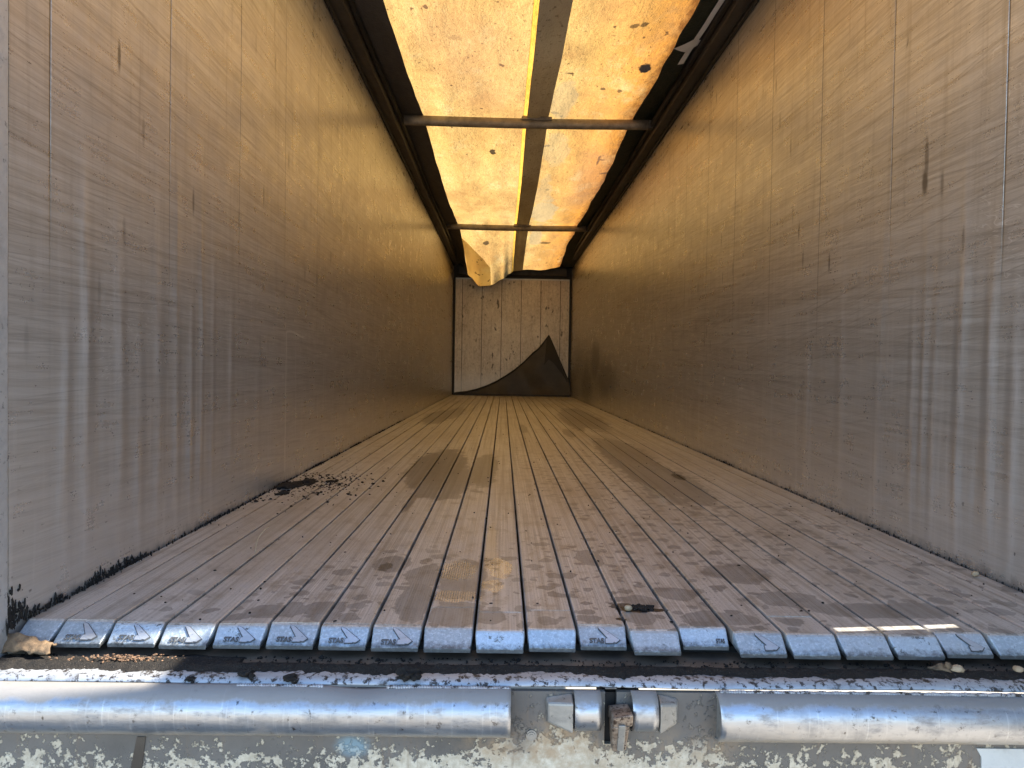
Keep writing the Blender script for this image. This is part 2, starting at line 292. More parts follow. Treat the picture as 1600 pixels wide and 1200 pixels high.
def mat_tarp(name, kind):
    t = NT(name); x, y, z = t.sep()
    st = t.noise((3, .6, 1), (2, 0, 0), 5, .6); weave = t.noise((120, 120, 1), det=2)
    wr = t.noise((20, 7, 1), (1, 4, 0), 5, .7); br = t.noise((1.3, .7, 1), (7, 3, 0), 5, .65)
    cr = t.noise((16, 16, 1), (3, 3, 0), 5, .7, dist=1.2)
    sp = t.noise((38, 24, 1), (0, 0, 2), 3, .5); sp2 = t.noise((11, 7, 1), (9, 0, 2), 2, .5)
    if kind == 'sheet':
        c = t.mix(t.mr(st, .3, .7), (.93, .61, .23), (.84, .52, .16))
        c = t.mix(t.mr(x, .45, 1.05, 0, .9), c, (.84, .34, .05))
        c = t.mix(t.mr(br, .48, .72, 0, .75), c, (.62, .33, .11))
        c = t.mix(t.mr(br, .40, .22, 0, .7), c, (.95, .70, .32))
        mo = t.noise((3.2, 1.8, 1), (1, 8, 0), 7, .68); c = t.mix(t.mr(mo, .50, .70, 0, .7), c, (.56, .29, .10)); c = t.mix(t.mr(mo, .44, .30, 0, .5), c, (.98, .76, .36))
        c = t.mix(t.mr(wr, .52, .78, 0, .55), c, (.55, .30, .09))
        c = t.mix(t.mr(weave, .50, .75, 0, .45), c, (.45, .25, .08))
        c = t.mix(t.mr(t.math('ABSOLUTE', t.math('SUBTRACT', cr, .5)), 0, .016, .75, 0), c, (.30, .15, .05))
        c = t.mix(t.mr(sp, .66, .71, 0, .8), c, (.14, .07, .03))
        c = t.mix(t.mr(sp2, .72, .74, 0, .85), c, (.10, .05, .025))
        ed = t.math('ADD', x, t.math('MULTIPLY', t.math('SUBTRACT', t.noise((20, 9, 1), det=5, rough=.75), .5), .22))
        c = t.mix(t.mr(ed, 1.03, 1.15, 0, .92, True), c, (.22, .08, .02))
        bl = t.blobs([(.991, 5.353, .042, .085, 1), (.787, 4.64, .026, .035, .7), (.848, 4.64, .026, .035, .7), (.752, 5.85, .02, .045, .7), (.886, 5.865, .02, .045, .7),
                      (.961, 7.73, .012, .16, .8), (.985, 7.7, .05, .02, .8), (1.10, 8.25, .05, .03, .8), (-.139, 7.53, .03, .07, .9), (-.33, 12.9, .05, .14, .8), (.70, 13.0, .10, .1, .7), (-.35, 4.9, .05, .05, .3), (.5, 8.9, .03, .05, .6), (.42, 6.5, .03, .05, .6)], .22, 14, .2)
        c = t.mix(bl, c, (.03, .022, .018))
        pale = t.blobs([(.47, 6.2, .10, .5, .6), (.50, 7.5, .13, .5, .55), (.53, 10.3, .16, 1.1, .95), (.47, 9.2, .10, .8, .5), (.52, 12.6, .12, .6, .8)], .16, 3, .12)
        c = t.mix(t.math('MULTIPLY', pale, .8), c, (.56, .44, .24))
        brown = t.blobs([(-.30, 5.0, .35, .7, .35), (-.15, 5.9, .3, .5, .25), (.95, 8.6, .18, 1.2, .4)], .1, 5, .7)
        c = t.mix(brown, c, (.50, .25, .14))
        tr = .80
    elif kind == 'band':
        c = t.mix(t.mr(br, .3, .7), (.50, .45, .36), (.34, .30, .23)); c = t.mix(t.mr(sp, .6, .7, 0, .6), c, (.12, .09, .06)); tr = .12
    elif kind == 'seam':
        c = t.mix(t.mr(wr, .3, .7), (1.0, .55, .09), (.95, .42, .05)); tr = .85
    elif kind == 'patch':
        c = t.mix(t.mr(br, .3, .7), (.80, .70, .45), (.68, .58, .36)); c = t.mix(t.mr(sp2, .66, .7, 0, .8), c, (.08, .07, .05)); tr = .6
    elif kind == 'hem':
        c = t.mix(t.mr(wr, .3, .7), (.085, .075, .068), (.05, .045, .042)); tr = 0
    else:
        c = t.mix(t.mr(cr, .4, .7), (.012, .020, .015), (.028, .032, .024)); c = t.mix(t.mr(sp2, .62, .7, 0, .6), c, (.05, .04, .028)); tr = 0
    h = t.math('ADD', t.math('MULTIPLY', wr, 1.0), t.math('MULTIPLY', cr, .6))
    nb = t.bump(h, .018, .9)
    if tr > 0: c = t.vm('MULTIPLY', c, {'sheet': (.335, .32, .29), 'band': (1, 1, 1), 'seam': (.42, .42, .42), 'patch': (1, 1, 1)}[kind])
    d = t.n('ShaderNodeBsdfDiffuse'); t.L(c if tr > 0 else c, d.inputs['Color']); t.L(nb, d.inputs['Normal'])
    if tr == 0:
        return t.done(t.pbsdf(c, .6, 0, nb, .3))
    k = t.n('ShaderNodeBsdfTranslucent'); t.L(c, k.inputs['Color']); t.L(nb, k.inputs['Normal'])
    m = t.n('ShaderNodeMixShader'); m.inputs[0].default_value = tr
    t.L(d.outputs[0], m.inputs[1]); t.L(k.outputs[0], m.inputs[2])
    return t.done(m.outputs[0])

def mat_bulkhead():
    t = NT('bulkhead_paint'); x, y, z = t.sep()
    a = t.noise((3, 1, 2), det=5, rough=.6); v = t.noise((34, 1, 3), (1, 0, 0), 5, .7); s1 = t.noise((30, 1, 22), (0, 0, 3), 6, .8); s2 = t.noise((10, 1, 5), (4, 0, 3), 3, .5)
    c = t.mix(t.mr(a, .3, .7), (.68, .59, .46), (.52, .43, .32))
    c = t.mix(t.mr(v, .5, .75, 0, .6), c, (.24, .19, .14))
    c = t.mix(t.mr(s1, .51, .68, 0, .65), c, (.20, .15, .095))
    c = t.mix(t.mr(s1, .44, .34, 0, .8), c, (.74, .69, .60))
    c = t.mix(t.mr(s2, .66, .71, 0, .85), c, (.06, .045, .035))
    jd = t.math('MULTIPLY', t.math('ABSOLUTE', t.math('SUBTRACT', t.math('FRACT', t.math('DIVIDE', t.math('SUBTRACT', x, -.655), .41)), 0)), .41)
    jd = t.math('MULTIPLY', t.math('ABSOLUTE', t.math('SUBTRACT', t.math('FRACT', t.math('ADD', t.math('DIVIDE', t.math('SUBTRACT', x, -.46), .41), 20.5)), .5)), .41)
    c = t.mix(t.mr(jd, .005, .010, .8, 0), c, (.04, .03, .025))
    c = t.mix(t.mr(z, .55, .25, 0, .5), c, (.74, .71, .66))
    return t.done(t.pbsdf(c, .45, .25, t.bump(s1, .003, .5)))

def mat_panel():
    """rear sill panel: grey metal with peeling cream paint, brown grime round the latch"""
    t = NT('peeling_paint'); x, y, z = t.sep()
    a = t.noise((48, 48, 48), det=10, rough=.74); b = t.noise((75, 75, 75), (1, 2, 3), 4, .65); g = t.noise((5, 5, 6), (3, 0, 0), 5, .6)
    m = t.noise((40, 40, 40), (8, 2, 3), 5, .7)
    metal_c = t.mix(t.mr(g, .3, .7), (.075, .071, .064), (.14, .132, .12))
    metal_c = t.mix(t.mr(m, .5, .7, 0, .6), metal_c, (.10, .095, .085))
    paint = t.mix(t.mr(b, .35, .65), (.54, .50, .40), (.36, .32, .24))
    zz = t.mr(z, -.160, -.225, -.10, .03)
    px = t.blobs([(.10, -.20, .17, .06, .13), (.0, -.24, .3, .05, .08), (.36, -.22, .10, .05, .06)], .1, 12, .6, 'xz')
    fac = t.math('ADD', t.math('ADD', a, zz), px)
    fac = t.math('ADD', fac, t.math('ADD', t.math('MULTIPLY', t.math('SUBTRACT', b, .5), .45), t.math('MULTIPLY', t.math('SUBTRACT', g, .5), .35)))
    c = t.mix(t.mr(fac, .515, .54), metal_c, paint)
    rust = t.blobs([(.09, -.175, .13, .05, .8), (.14, -.20, .12, .04, .5), (.43, -.16, .05, .07, .6), (.37, -.2, .05, .05, .4)], .12, 20, .6, 'xz')
    c = t.mix(t.math('MULTIPLY', rust, t.mr(m, .35, .6)), c, (.30, .21, .12))
    wet = t.blobs([(.045, -.10, .035, .09, .8), (.405, -.11, .045, .07, .75), (.10, -.075, .1, .02, .6)], .1, 25, .5, 'xz')  # darker patches by the tube ends and under the lip
    c = t.mix(wet, c, (.085, .08, .075))
    run = t.math('MULTIPLY', t.mr(t.noise((55, 1, 5), (2, 0, 0), 4, .65), .56, .72), t.mr(g, .4, .6)); c = t.mix(t.math('MULTIPLY', run, .6), c, (.17, .115, .07))
    bl = t.blobs([(-.29, -.185, .03, .02, .7)], .1, 30, .5, 'xz'); c = t.mix(bl, c, (.16, .27, .33))
    return t.done(t.pbsdf(c, .55, .1, t.bump(t.math('ADD', t.mr(fac, .5, .55), t.math('MULTIPLY', b, .4)), .0015, .8)))

def mat_soil(name, c1=(.007, .006, .005), c2=(.022, .018, .014)):
    t = NT(name); a = t.noise((60,)*3, det=6, rough=.75); b = t.noise((300,)*3, det=2)
    c = t.mix(t.mr(a, .35, .7), c1, c2); c = t.mix(t.mr(b, .68, .75, 0, .7), c, (.22, .19, .15))
    return t.done(t.pbsdf(c, .85, 0, t.bump(t.math('ADD', a, b), .004, 1), .3))

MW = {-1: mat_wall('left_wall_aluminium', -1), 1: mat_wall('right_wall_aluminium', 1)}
M_FLOOR = mat_floor()
def mat_end():
    t = NT('frosted_end_metal'); x, y, z = t.sep()
    oi = t.n('ShaderNodeObjectInfo').outputs['Random']
    v = t.vm('ADD', t.pos, t.comb(t.math('MULTIPLY', oi, 31), 0, 0))
    a = t.noise((26, 26, 26), det=6, rough=.7, vec=v); b = t.noise((150, 150, 150), det=4, rough=.7, vec=v); p = t.noise((260, 200, 200), (3, 1, 2), 3, .6, vec=v)
    c = t.mix(oi, (.34, .405, .45), (.48, .555, .61))
    c = t.mix(t.mr(b, .48, .66, 0, .75), c, (.61, .68, .73))
    c = t.mix(t.mr(a, .42, .26, 0, .55), c, (.24, .25, .26))
    pits = t.math('MULTIPLY', t.mr(p, .61, .68), t.mr(a, .40, .62))
    c = t.mix(t.math('MULTIPLY', pits, .8), c, (.045, .04, .036))
    lo = t.math('ADD', z, t.math('MULTIPLY', t.math('SUBTRACT', t.noise((70, 70, 70), det=5, rough=.75, vec=v), .5), .03))
    c = t.mix(t.mr(lo, -.022, -.033, 0, .8), c, (.06, .05, .042))
    soil = t.mr(t.math('ADD', t.noise((38, 38, 38), (5, 5, 5), 6, .75, vec=v), t.mr(oi, 0, 1, -.10, .06)), .60, .66)
    c = t.mix(t.math('MULTIPLY', soil, .85), c, (.03, .026, .022))
    metal = t.mixf(t.math('MAXIMUM', soil, pits), .65, .0)
    return t.done(t.pbsdf(c, t.mr(b, .3, .7, .36, .55), metal, t.bump(t.math('ADD', b, t.math('MULTIPLY', a, .8)), .0016, .8)))
M_END = mat_end()
M_LETTER = mat_metal('worn_lettering', (.07, .072, .075), (.12, .122, .125), .55, .4, .2, 2.0)
M_EMB = mat_metal('worn_emblem', (.40, .43, .46), (.48, .51, .55), .42, .7, .3, 2.0)
M_TUBE = mat_metal('bright_tube', (.34, .35, .37), (.43, .44, .46), .38, 1.0, .5, .8, (.08, .07, .06), .72, (-.086, -.076, -.135))
M_LIP = mat_metal('galvanised_lip', (.30, .31, .32), (.46, .47, .48), .5, .5, .8, 1.0, (.05, .042, .036), .64)
M_GREYM = mat_metal('dull_grey_metal', (.22, .21, .19), (.34, .32, .28), .5, .5, .5, 1.0)
M_RUST = mat_metal('rusty_steel', (.20, .14, .095), (.36, .30, .24), .5, .55, .5, 1.6, (.05, .03, .02), .62)
M_RAIL = mat_simple('grimy_rail', (.075, .066, .056), (.04, .034, .028), .5, 8, .5)
M_RAILD = mat_simple('dark_rail', (.02, .018, .016), (.012, .011, .010), .6, 8, .2)
M_BAR = mat_simple('weathered_bar', (.30, .25, .19), (.14, .115, .09), .55, 14, .4)
M_POST = mat_metal('post_metal', (.50, .50, .49), (.60, .60, .58), .45, .7, .4, .8)
M_BLACK = mat_simple('black_gap', (.012, .011, .010), None, .8)
M_RUB = mat_simple('black_rubber', (.055, .046, .037), (.032, .028, .023), .55, 7, 0, .004)
M_RUBE = mat_simple('black_rubber_edge', (.016, .014, .012), None, .6)
M_SOIL = mat_soil('black_soil'); M_CHIP = mat_soil('wood_crumb', (.09, .055, .035), (.22, .13, .075)); M_MOSS = mat_soil('dry_moss', (.03, .025, .018), (.085, .065, .04))
M_PEB = mat_simple('tan_stone', (.42, .31, .19), (.30, .20, .11), .7, 60)
M_HUSK = mat_simple('brown_husk', (.20, .13, .07), (.07, .045, .025), .85, 60, 0, .004)
M_STRAW = mat_simple('pale_straw', (.62, .55, .38), None, .6, 40)
M_TAPE = mat_simple('grey_tape', (.80, .78, .76), (.66, .64, .62), .5, 10)
M_LEDGE = mat_simple('stained_ledge', (.17, .125, .085), (.07, .052, .038), .6, 9, .1)
M_DOOR = mat_simple('door_paint', (.36, .36, .35), (.30, .30, .29), .5, 3)
M_GROUND = mat_simple('yard_concrete', (.36, .32, .26), (.27, .24, .195), .9, 1.2)
T_SHEET = mat_tarp('tarp_canvas', 'sheet'); T_BAND = mat_tarp('tarp_double_band', 'band'); T_SEAM = mat_tarp('tarp_seam', 'seam')
T_PATCH = mat_tarp('tarp_patch', 'patch'); T_HEM = mat_tarp('tarp_hem', 'hem'); T_GREEN = mat_tarp('tarp_dark_side', 'green')

# ------------------------------------------------------------------ mesh helpers
class MB:
    def __init__(s): s.v = []; s.f = []; s.sm = []
    def add(s, vs, fs, smooth=False):
        o = len(s.v); s.v += [tuple(p) for p in vs]; s.f += [tuple(i+o for i in q) for q in fs]; s.sm += [smooth]*len(fs)
    def grid(s, fn, us, vs, smooth=True, flip=False):
        P = [fn(a, b) for a in us for b in vs]; n = len(vs); F = []
        for i in range(len(us)-1):
            for j in range(n-1):
                q = (i*n+j, (i+1)*n+j, (i+1)*n+j+1, i*n+j+1); F.append(q[::-1] if flip else q)
        s.add(P, F, smooth)
    def box(s, x0, x1, y0, y1, z0, z1):
        V = [(x, y, z) for x in (x0, x1) for y in (y0, y1) for z in (z0, z1)]
        s.add(V, [(0, 1, 3, 2), (4, 6, 7, 5), (0, 4, 5, 1), (2, 3, 7, 6), (0, 2, 6, 4), (1, 5, 7, 3)])
    def sweep(s, prof, path, cap=True, smooth=False, closed=True):
        """prof: list of (a, b); path: fn k -> list of frames mapping (a, b) to a point"""
        n = len(prof); P = []; F = []
        for fr in path: P += [fr(a, b) for a, b in prof]
        for i in range(len(path)-1):
            for j in range(n if closed else n-1):
                F.append((i*n+j, i*n+(j+1) % n, (i+1)*n+(j+1) % n, (i+1)*n+j))
        if cap:
            F.append(tuple(range(n))[::-1]); F.append(tuple((len(path)-1)*n+j for j in range(n)))
        s.add(P, F, smooth)
    def blob(s, c, rx, ry, rz, seed, rough=.35, sub=2, rot=0):
        bm = bmesh.new(); bmesh.ops.create_icosphere(bm, subdivisions=sub, radius=1)
        P = []
        for w in bm.verts:
            k = 1 + rough*mn.noise(w.co*1.7 + Vector((seed*3.1, seed*1.7, seed))) + rough*.5*mn.noise(w.co*4 + Vector((seed, 0, seed*2)))
            a, b = w.co.x*rx*k, w.co.y*ry*k
            P.append((c[0] + a*math.cos(rot) - b*math.sin(rot), c[1] + a*math.sin(rot) + b*math.cos(rot), c[2] + w.co.z*rz*k))
        F = [tuple(w.index for w in q.verts) for q in bm.faces]; bm.free(); s.add(P, F, sub > 1)
    def build(s, name, m, parent=None, bevel=0, loc=None):
        me = bpy.data.meshes.new(name); me.from_pydata(s.v, [], s.f); me.materials.append(m)
        bm = bmesh.new(); bm.from_mesh(me); bmesh.ops.recalc_face_normals(bm, faces=bm.faces)
        bm.to_mesh(me); bm.free()
        if len(me.polygons) == len(s.sm): me.polygons.foreach_set('use_smooth', s.sm)
        o = bpy.data.objects.new(name, me); C.objects.link(o)
        if parent:
            o.parent = parent; o.matrix_parent_inverse = parent.matrix_world.inverted() if False else Matrix.Translation(-parent.location)
        if bevel:
            b = o.modifiers.new('bevel', 'BEVEL'); b.width = bevel; b.segments = 2; b.limit_method = 'ANGLE'
        return o
def tag(o, label=None, cat=None, group=None, kind=None):
    for k, val in (('label', label), ('category', cat), ('group', group), ('kind', kind or 'thing')):
        if val: o[k] = val
    return o
def thing(name, label, cat, loc=(0, 0, 0), group=None):
    o = bpy.data.objects.new(name, None); o.location = loc; C.objects.link(o); o.empty_display_size = .1
    return tag(o, label, cat, group)
def lin(a, b, n): return [a + (b-a)*i/(n-1) for i in range(n)]
def frange(a, b, st): return lin(a, b, max(2, int(round((b-a)/st))+1))
def nz(x, y, z=0): return mn.noise(Vector((x, y, z)))

# ------------------------------------------------------------------ ground
g = MB(); g.box(-600, 600, -600, 600, -1.35, -1.15)
tag(g.build('ground', M_GROUND), kind='structure')

# ------------------------------------------------------------------ side walls
def wall(side):
    x0 = XL if side < 0 else XR
    rid = ridL if side < 0 else ridR
    ys = frange(1.60 if side < 0 else 1.86, 3.6, .012) + frange(3.62, 6, .03)[1:] + frange(6.0, YB+.03, .12)[1:]
    zs = frange(-.05, 1.2, .03) + frange(1.2, 2.87, .07)[1:]
    def fn(y, z):
        d = 0
        for (c, w, a) in rid:
            top = 1.05 + .25*math.sin(c*37); cc = c + .02*nz(c*9, z*2.2)
            e = max(0, min(1, (z-.02)/.25))*max(0, min(1, (top-z)/.5))
            d += 1.25*a*e*math.exp(-((y-cc)/w)**2)*(.65+.6*nz(c*5, z*3.1))
        d += .004*nz(y*.9, z*1.1, side*3) + .0015*nz(y*5, z*1.3, side*9) + .0006*nz(y*16, z*3, side*2)
        return (x0 - side*d, y, z)
    t = thing('side_wall', 'scratched aluminium left side wall with bright vertical dents and dark soil along its foot' if side < 0
              else 'scratched aluminium right side wall with a dark gouge and a dark smudge far along', 'wall', (x0, 8, 0))
    m = MB(); m.grid(fn, ys, zs, True, side > 0)
    bk = x0 + side*.035
    m.grid(lambda y, z: (bk, y, z), [ys[0], ys[-1]], [-.05, 2.87], False)
    for z in (-.05, 2.87): m.grid(lambda y, w: (fn(y, z)[0] if w else bk, y, z), ys, [0, 1], False)
    for y in (ys[0], ys[-1]): m.grid(lambda z, w: (fn(y, z)[0] if w else bk, y, z), zs, [0, 1], False)
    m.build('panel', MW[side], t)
    # top rail: hollow box with a lip, under which the tarp edge runs
    a, b = x0 - side*.004, x0 - side*.10
    r1 = MB(); r1.box(min(a, b), max(a, b), 1.64, YB, 2.70, 2.80); r1.build('top_rail', M_RAIL, t, .006)
    r2 = MB(); c0, c1 = x0 - side*.104, x0 - side*.135
    r2.box(min(c0, c1), max(c0, c1), 1.64, YB, 2.745, 2.79); r2.build('rail_lip', M_RAILD, t, .004)
    r3 = MB(); c0, c1 = x0 - side*.001, x0 - side*.022
    r3.box(min(c0, c1), max(c0, c1), 1.64, YB-.002, 2.672, 2.698); r3.build('joint_strip', M_RAILD, t, .004)
    p = MB()
    if side < 0:
        p.box(x0-.05, x0+.004, 1.53, 1.597, -.55, 2.86)
        p.build('rear_post', M_POST, t, .008)
    else:
        # unseen corner post, with added blocks that shape the sun strip and left patch
        p.box(x0+.003, x0+.06, 1.585, 1.69, -.55, 2.86); p.build('rear_post', M_POST, t, .006)
        q = MB()
        q.box(x0+.003, x0+.045, 1.692, 1.858, -.05, .36); q.box(x0+.003, x0+.045, 1.735, 1.858, .36, .70); q.box(x0+.003, x0+.045, 1.692, 1.708, .36, .70)
        q.box(x0+.003, x0+.045, 1.692, 1.858, .70, 2.06); q.box(x0+.003, x0+.045, 1.692, 1.858, 2.46, 2.86)
        q.build('sun_slot_block', M_POST, t)
    return t
wall(-1); wall(1)

# ------------------------------------------------------------------ front bulkhead and header
t = thing('bulkhead', 'pale speckled bulkhead of vertical boards closing the far end of the trailer', 'wall', (0, YB, 0))
m = MB(); m.box(XL-.03, XR+.03, YB+.002, YB+.05, -.05, 2.86); m.build('board', mat_bulkhead(), t)
for a, b, c, d in ((XL+.002, XL+.05, .0, 2.44), (XR-.05, XR-.002, .0, 2.44)):
    m = MB(); m.box(a, b, YB-.03, YB-.001, c, d); m.build('corner_strip', M_RAILD, t, .004)
m = MB(); m.box(XL+.052, XR-.052, YB-.02, YB-.001, 2.41, 2.44); m.build('top_trim', M_POST, t, .003)
m = MB(); m.box(XL+.12, XR-.12, YB-.10, YB-.0015, 2.50, 2.66); m.build('header_beam', M_RAIL, t, .01)
m = MB(); m.box(XL+.005, XR-.005, YB-.012, YB-.0012, 2.442, 2.86); m.build('header_plate', M_RAILD, t)

# ------------------------------------------------------------------ floor slats
PITCH = (2.48-.183)/20; GAP = .0055
short = {11: .021, 10: .007, 12: -.004, 13: .030, 14: -.010, 15: -.014, 16: -.014, 17: -.010, 2: .003, 3: -.004, 8: -.004, 9: -.004}
run = {9: .030, 10: .030, 8: .048, 12: .046, 13: .034, 14: .043, 1: .052, 0: .055}
text_mesh = None
def get_text():
    cu = bpy.data.curves.new('lettering', 'FONT'); cu.body = 'STAS'; cu.size = .0235; cu.extrude = .0006; cu.offset = .0006
    cu.space_character = .92
    o = bpy.data.objects.new('lettering', cu); C.objects.link(o)
    bpy.context.view_layer.update()
    me = bpy.data.meshes.new_from_object(o.evaluated_get(bpy.context.evaluated_depsgraph_get()))
    C.objects.unlink(o); bpy.data.objects.remove(o)
    return [v.co.copy() for v in me.vertices], [tuple(p.vertices) for p in me.polygons]
TV, TF = get_text()
tx0 = min(v.x for v in TV); tx1 = max(v.x for v in TV)
ORD = ['', 'first', 'second', 'third', 'fourth', 'fifth', 'sixth', 'seventh', 'eighth', 'ninth', 'tenth', 'eleventh', 'twelfth', 'thirteenth', 'fourteenth', 'fifteenth', 'sixteenth', 'seventeenth', 'eighteenth', 'nineteenth', 'twentieth']
slat_label = {
 0: 'narrow edge plank along the foot of the left wall, brown husk at its end',
 21: 'narrow edge plank along the foot of the right wall',
 1: 'first full floor plank beside the left edge plank, faint worn lettering on its end',
 2: 'second full floor plank from the left wall, faint lettered end',
 3: 'third full floor plank from the left wall, pale straw lying further in',
 4: 'fourth full floor plank from the left wall, lettering on its sloping end',
 5: 'fifth full floor plank from the left wall, lettering on its sloping end',
 6: 'sixth full floor plank from the left wall, lettering on its sloping end',
 7: 'lettered floor plank just left of three plain ended planks, damp patch above its end',
 8: 'leftmost of the three plain ended planks with a joint line across them',
 9: 'middle one of the three plain ended planks with a joint line across them',
 10: 'rightmost of the three plain ended planks with a joint line across them',
 11: 'lone lettered floor plank just right of three plain ended planks',
 12: 'floor plank with wet black mud on top, its end sticking out furthest',
 13: 'floor plank set back behind its neighbours, its end over a dark hollow',
 14: 'floor plank just right of the one that is set back, faint emblem',
 15: 'floor plank with a joint line, between the faint emblem plank and the sun strip',
 16: 'floor plank under the left tip of the sun strip',
 17: 'floor plank under the middle of the sun strip',
 18: 'floor plank under the right tip of the sun strip, faint emblem on its end',
 19: 'floor plank just right of the sun strip',
 20: 'last full floor plank on the right, next to the narrow edge plank'}
def slat(k):
    if k == 0: xa, xb = XL+.006, XL+.0915-GAP/2
    elif k == 21: xa, xb = XR-.0915+GAP/2, XR-.006
    else: xa, xb = XL+.0915+PITCH*(k-1)+GAP/2, XL+.0915+PITCH*k-GAP/2
    yo = short.get(k, .003*math.sin(k*5.3)); rn = run.get(k, .042 + .004*math.sin(k*2.9))
    yb = 1.592 + yo - .012*(k-10)/20; yt = yb + rn
    capl = {8: .135, 9: .12, 10: .125, 15: .115, 6: .012}.get(k, .004 if k != 7 else .008)
    ys_ = yt + capl
    root = thing('floor_plank', slat_label[k], 'floor plank', ((xa+xb)/2, yb, 0), 'aluminium floor planks of the trailer')
    jz = .0009*math.sin(k*7.7)
    r_ = .0035
    # section: flat top, rounded shoulders, a slight flare down the sides
    prof = [(xa+.001, -.03), (xa, -.012), (xa+.0006, -r_), (xa+r_*.45, -r_*.3), (xa+r_*1.3, 0), (xb-r_*1.3, 0), (xb-r_*.45, -r_*.3), (xb-.0006, -r_), (xb, -.012), (xb-.001, -.03)]
    body = MB()
    path = [(lambda a, b, y=y: (a + .0007*nz(y*.7, k*3.1), y, b + jz + .0012*nz(y*.8, k*2.3+5))) for y in [ys_+.0012] + frange(ys_+.1, 15.36, .25)]
    body.sweep(prof, path, True, False); body.build('slat_body', M_FLOOR, root)
    cap = MB()
    drop = .029
    P = []; rows = [ys_]
    if capl > .05: rows += [ys_-capl*.5]
    rows += [yt+.004]
    fr = [(lambda a, b, y=y: (a, y, b + jz - .0006)) for y in rows]
    fr.append(lambda a, b: (a, yt, b*.95 + jz - .0025))
    tap = .0035
    def endf(s_):
        def fn(a, b):
            mid = (xa+xb)/2; a2 = mid + (a-mid)*(1 - s_*tap/(xb-xa)*2)
            return (a2, yt - s_*(yt-yb), -s_*drop + max(b*(1-s_*.7), -.03) + jz - .0015)
        return fn
    for s_ in (.12, .5, .88): fr.append(endf(s_))
    fr.append(lambda a, b: ((xa+xb)/2 + (a-(xa+xb)/2)*.94, yb - .0005, -drop - .0025 + b*.3))
    cap.sweep(prof, fr, True, False)
    # two materials on the end piece: floor wear above, bright cast metal on the bevel
    o = cap.build('end_cap', M_FLOOR, root)
    o.data.materials.append(M_END)
    for p in o.data.polygons:
        if p.center.y < yt + .0005: p.material_index = 1
    bv = o.modifiers.new('bevel', 'BEVEL'); bv.width = .0012; bv.segments = 2; bv.limit_method = 'ANGLE'
    # raised lettering and emblem on the bevel
    if k in (1, 2, 3, 4, 5, 6, 7, 11, 13, 14, 18):
        ex = Vector((1, 0, 0)); ey = Vector((0, yt-yb, drop)); Ls = ey.length; ey.normalize(); en = Vector((0, -ey.z, ey.y))
        og = Vector((xa, yb, -drop - .0005 + jz)) + en*.0012
        w = xb - xa
        def put(u_, v_, h): return og + ex*u_ + ey*v_ + en*h
        if k not in (14, 18):
            L_ = MB(); sx = .0325/(tx1-tx0); u0 = w*.22 if k < 10 else w*.22
            if k == 13: u0 = w*.72; sx *= .6
            L_.add([put(u0 + (v.x-tx0)*sx, .0055 + v.y*.78*Ls/.055, v.z + .0004) for v in TV], TF)
            L_.build('lettering', M_LETTER, root)
        if k != 13:
            E_ = MB()
            def poly(pts, h0, h1):
                n = len(pts); V = [put(a*w, b*Ls, h0) for a, b in pts] + [put(a*w, b*Ls, h1) for a, b in pts]
                E_.add(V, [tuple(range(n, 2*n))] + [(i, (i+1) % n, n+(i+1) % n, n+i) for i in range(n)])
            poly([(.43, .90), (.52, .82), (.83, .25), (.76, .12), (.66, .14), (.43, .84)], -.001, .0016)
            poly([(.545, .10), (.55, .31), (.62, .33), (.70, .10)], -.001, .0013)
            E_.build('arrow_emblem', M_EMB, root)
            D_ = MB(); E_ = D_
            poly([(.42, .93), (.53, .84), (.855, .25), (.77, .08), (.65, .12), (.42, .80)], -.001, .0005)
            poly([(.535, .07), (.54, .34), (.61, .38), (.72, .07)], -.001, .0004)
            D_.build('emblem_outline', M_LETTER, root)  # dark backing a little larger than the emblem, outlining it
    return root
for k in range(22): slat(k)
m = MB(); m.box(XL+.002, XR-.002, 1.66, 15.42, -.10, -.045)
sb = thing('floor_bed', 'dark bed of the moving floor seen in the gaps between the slats', 'floor bed', (0, 8, -.1)); m.build('bed_plate', M_BLACK, sb)

# ------------------------------------------------------------------ rear sill
sill = thing('rear_sill', 'grey rear sill of the trailer with peeling cream paint and two bright half round tubes', 'sill', (0, YS, -.2))
X0, X1 = XL-.10, XR+.10
xs = frange(X0, X1, .02)
m = MB(); m.box(X0, X1, 1.535, 1.72, -.09, -.060); m.build('ledge', M_LEDGE, sill, .002)
# rounded lip in front of the ledge, dented here and there
m = MB()
pr = [(1.534, -.075), (1.534, -.056), (1.528, -.052), (1.515, -.0505), (1.498, -.051), (1.486, -.0535), (1.479, -.058), (1.4755, -.062), (1.4755, -.064), (1.49, -.066)]
m.sweep(pr, [(lambda a, b, x=x: (x, a + .002*nz(x*4, b*9), b + .0025*nz(x*3, 1) + .0012*nz(x*11, a*30))) for x in xs], True, True)
m.build('lip', M_LIP, sill)
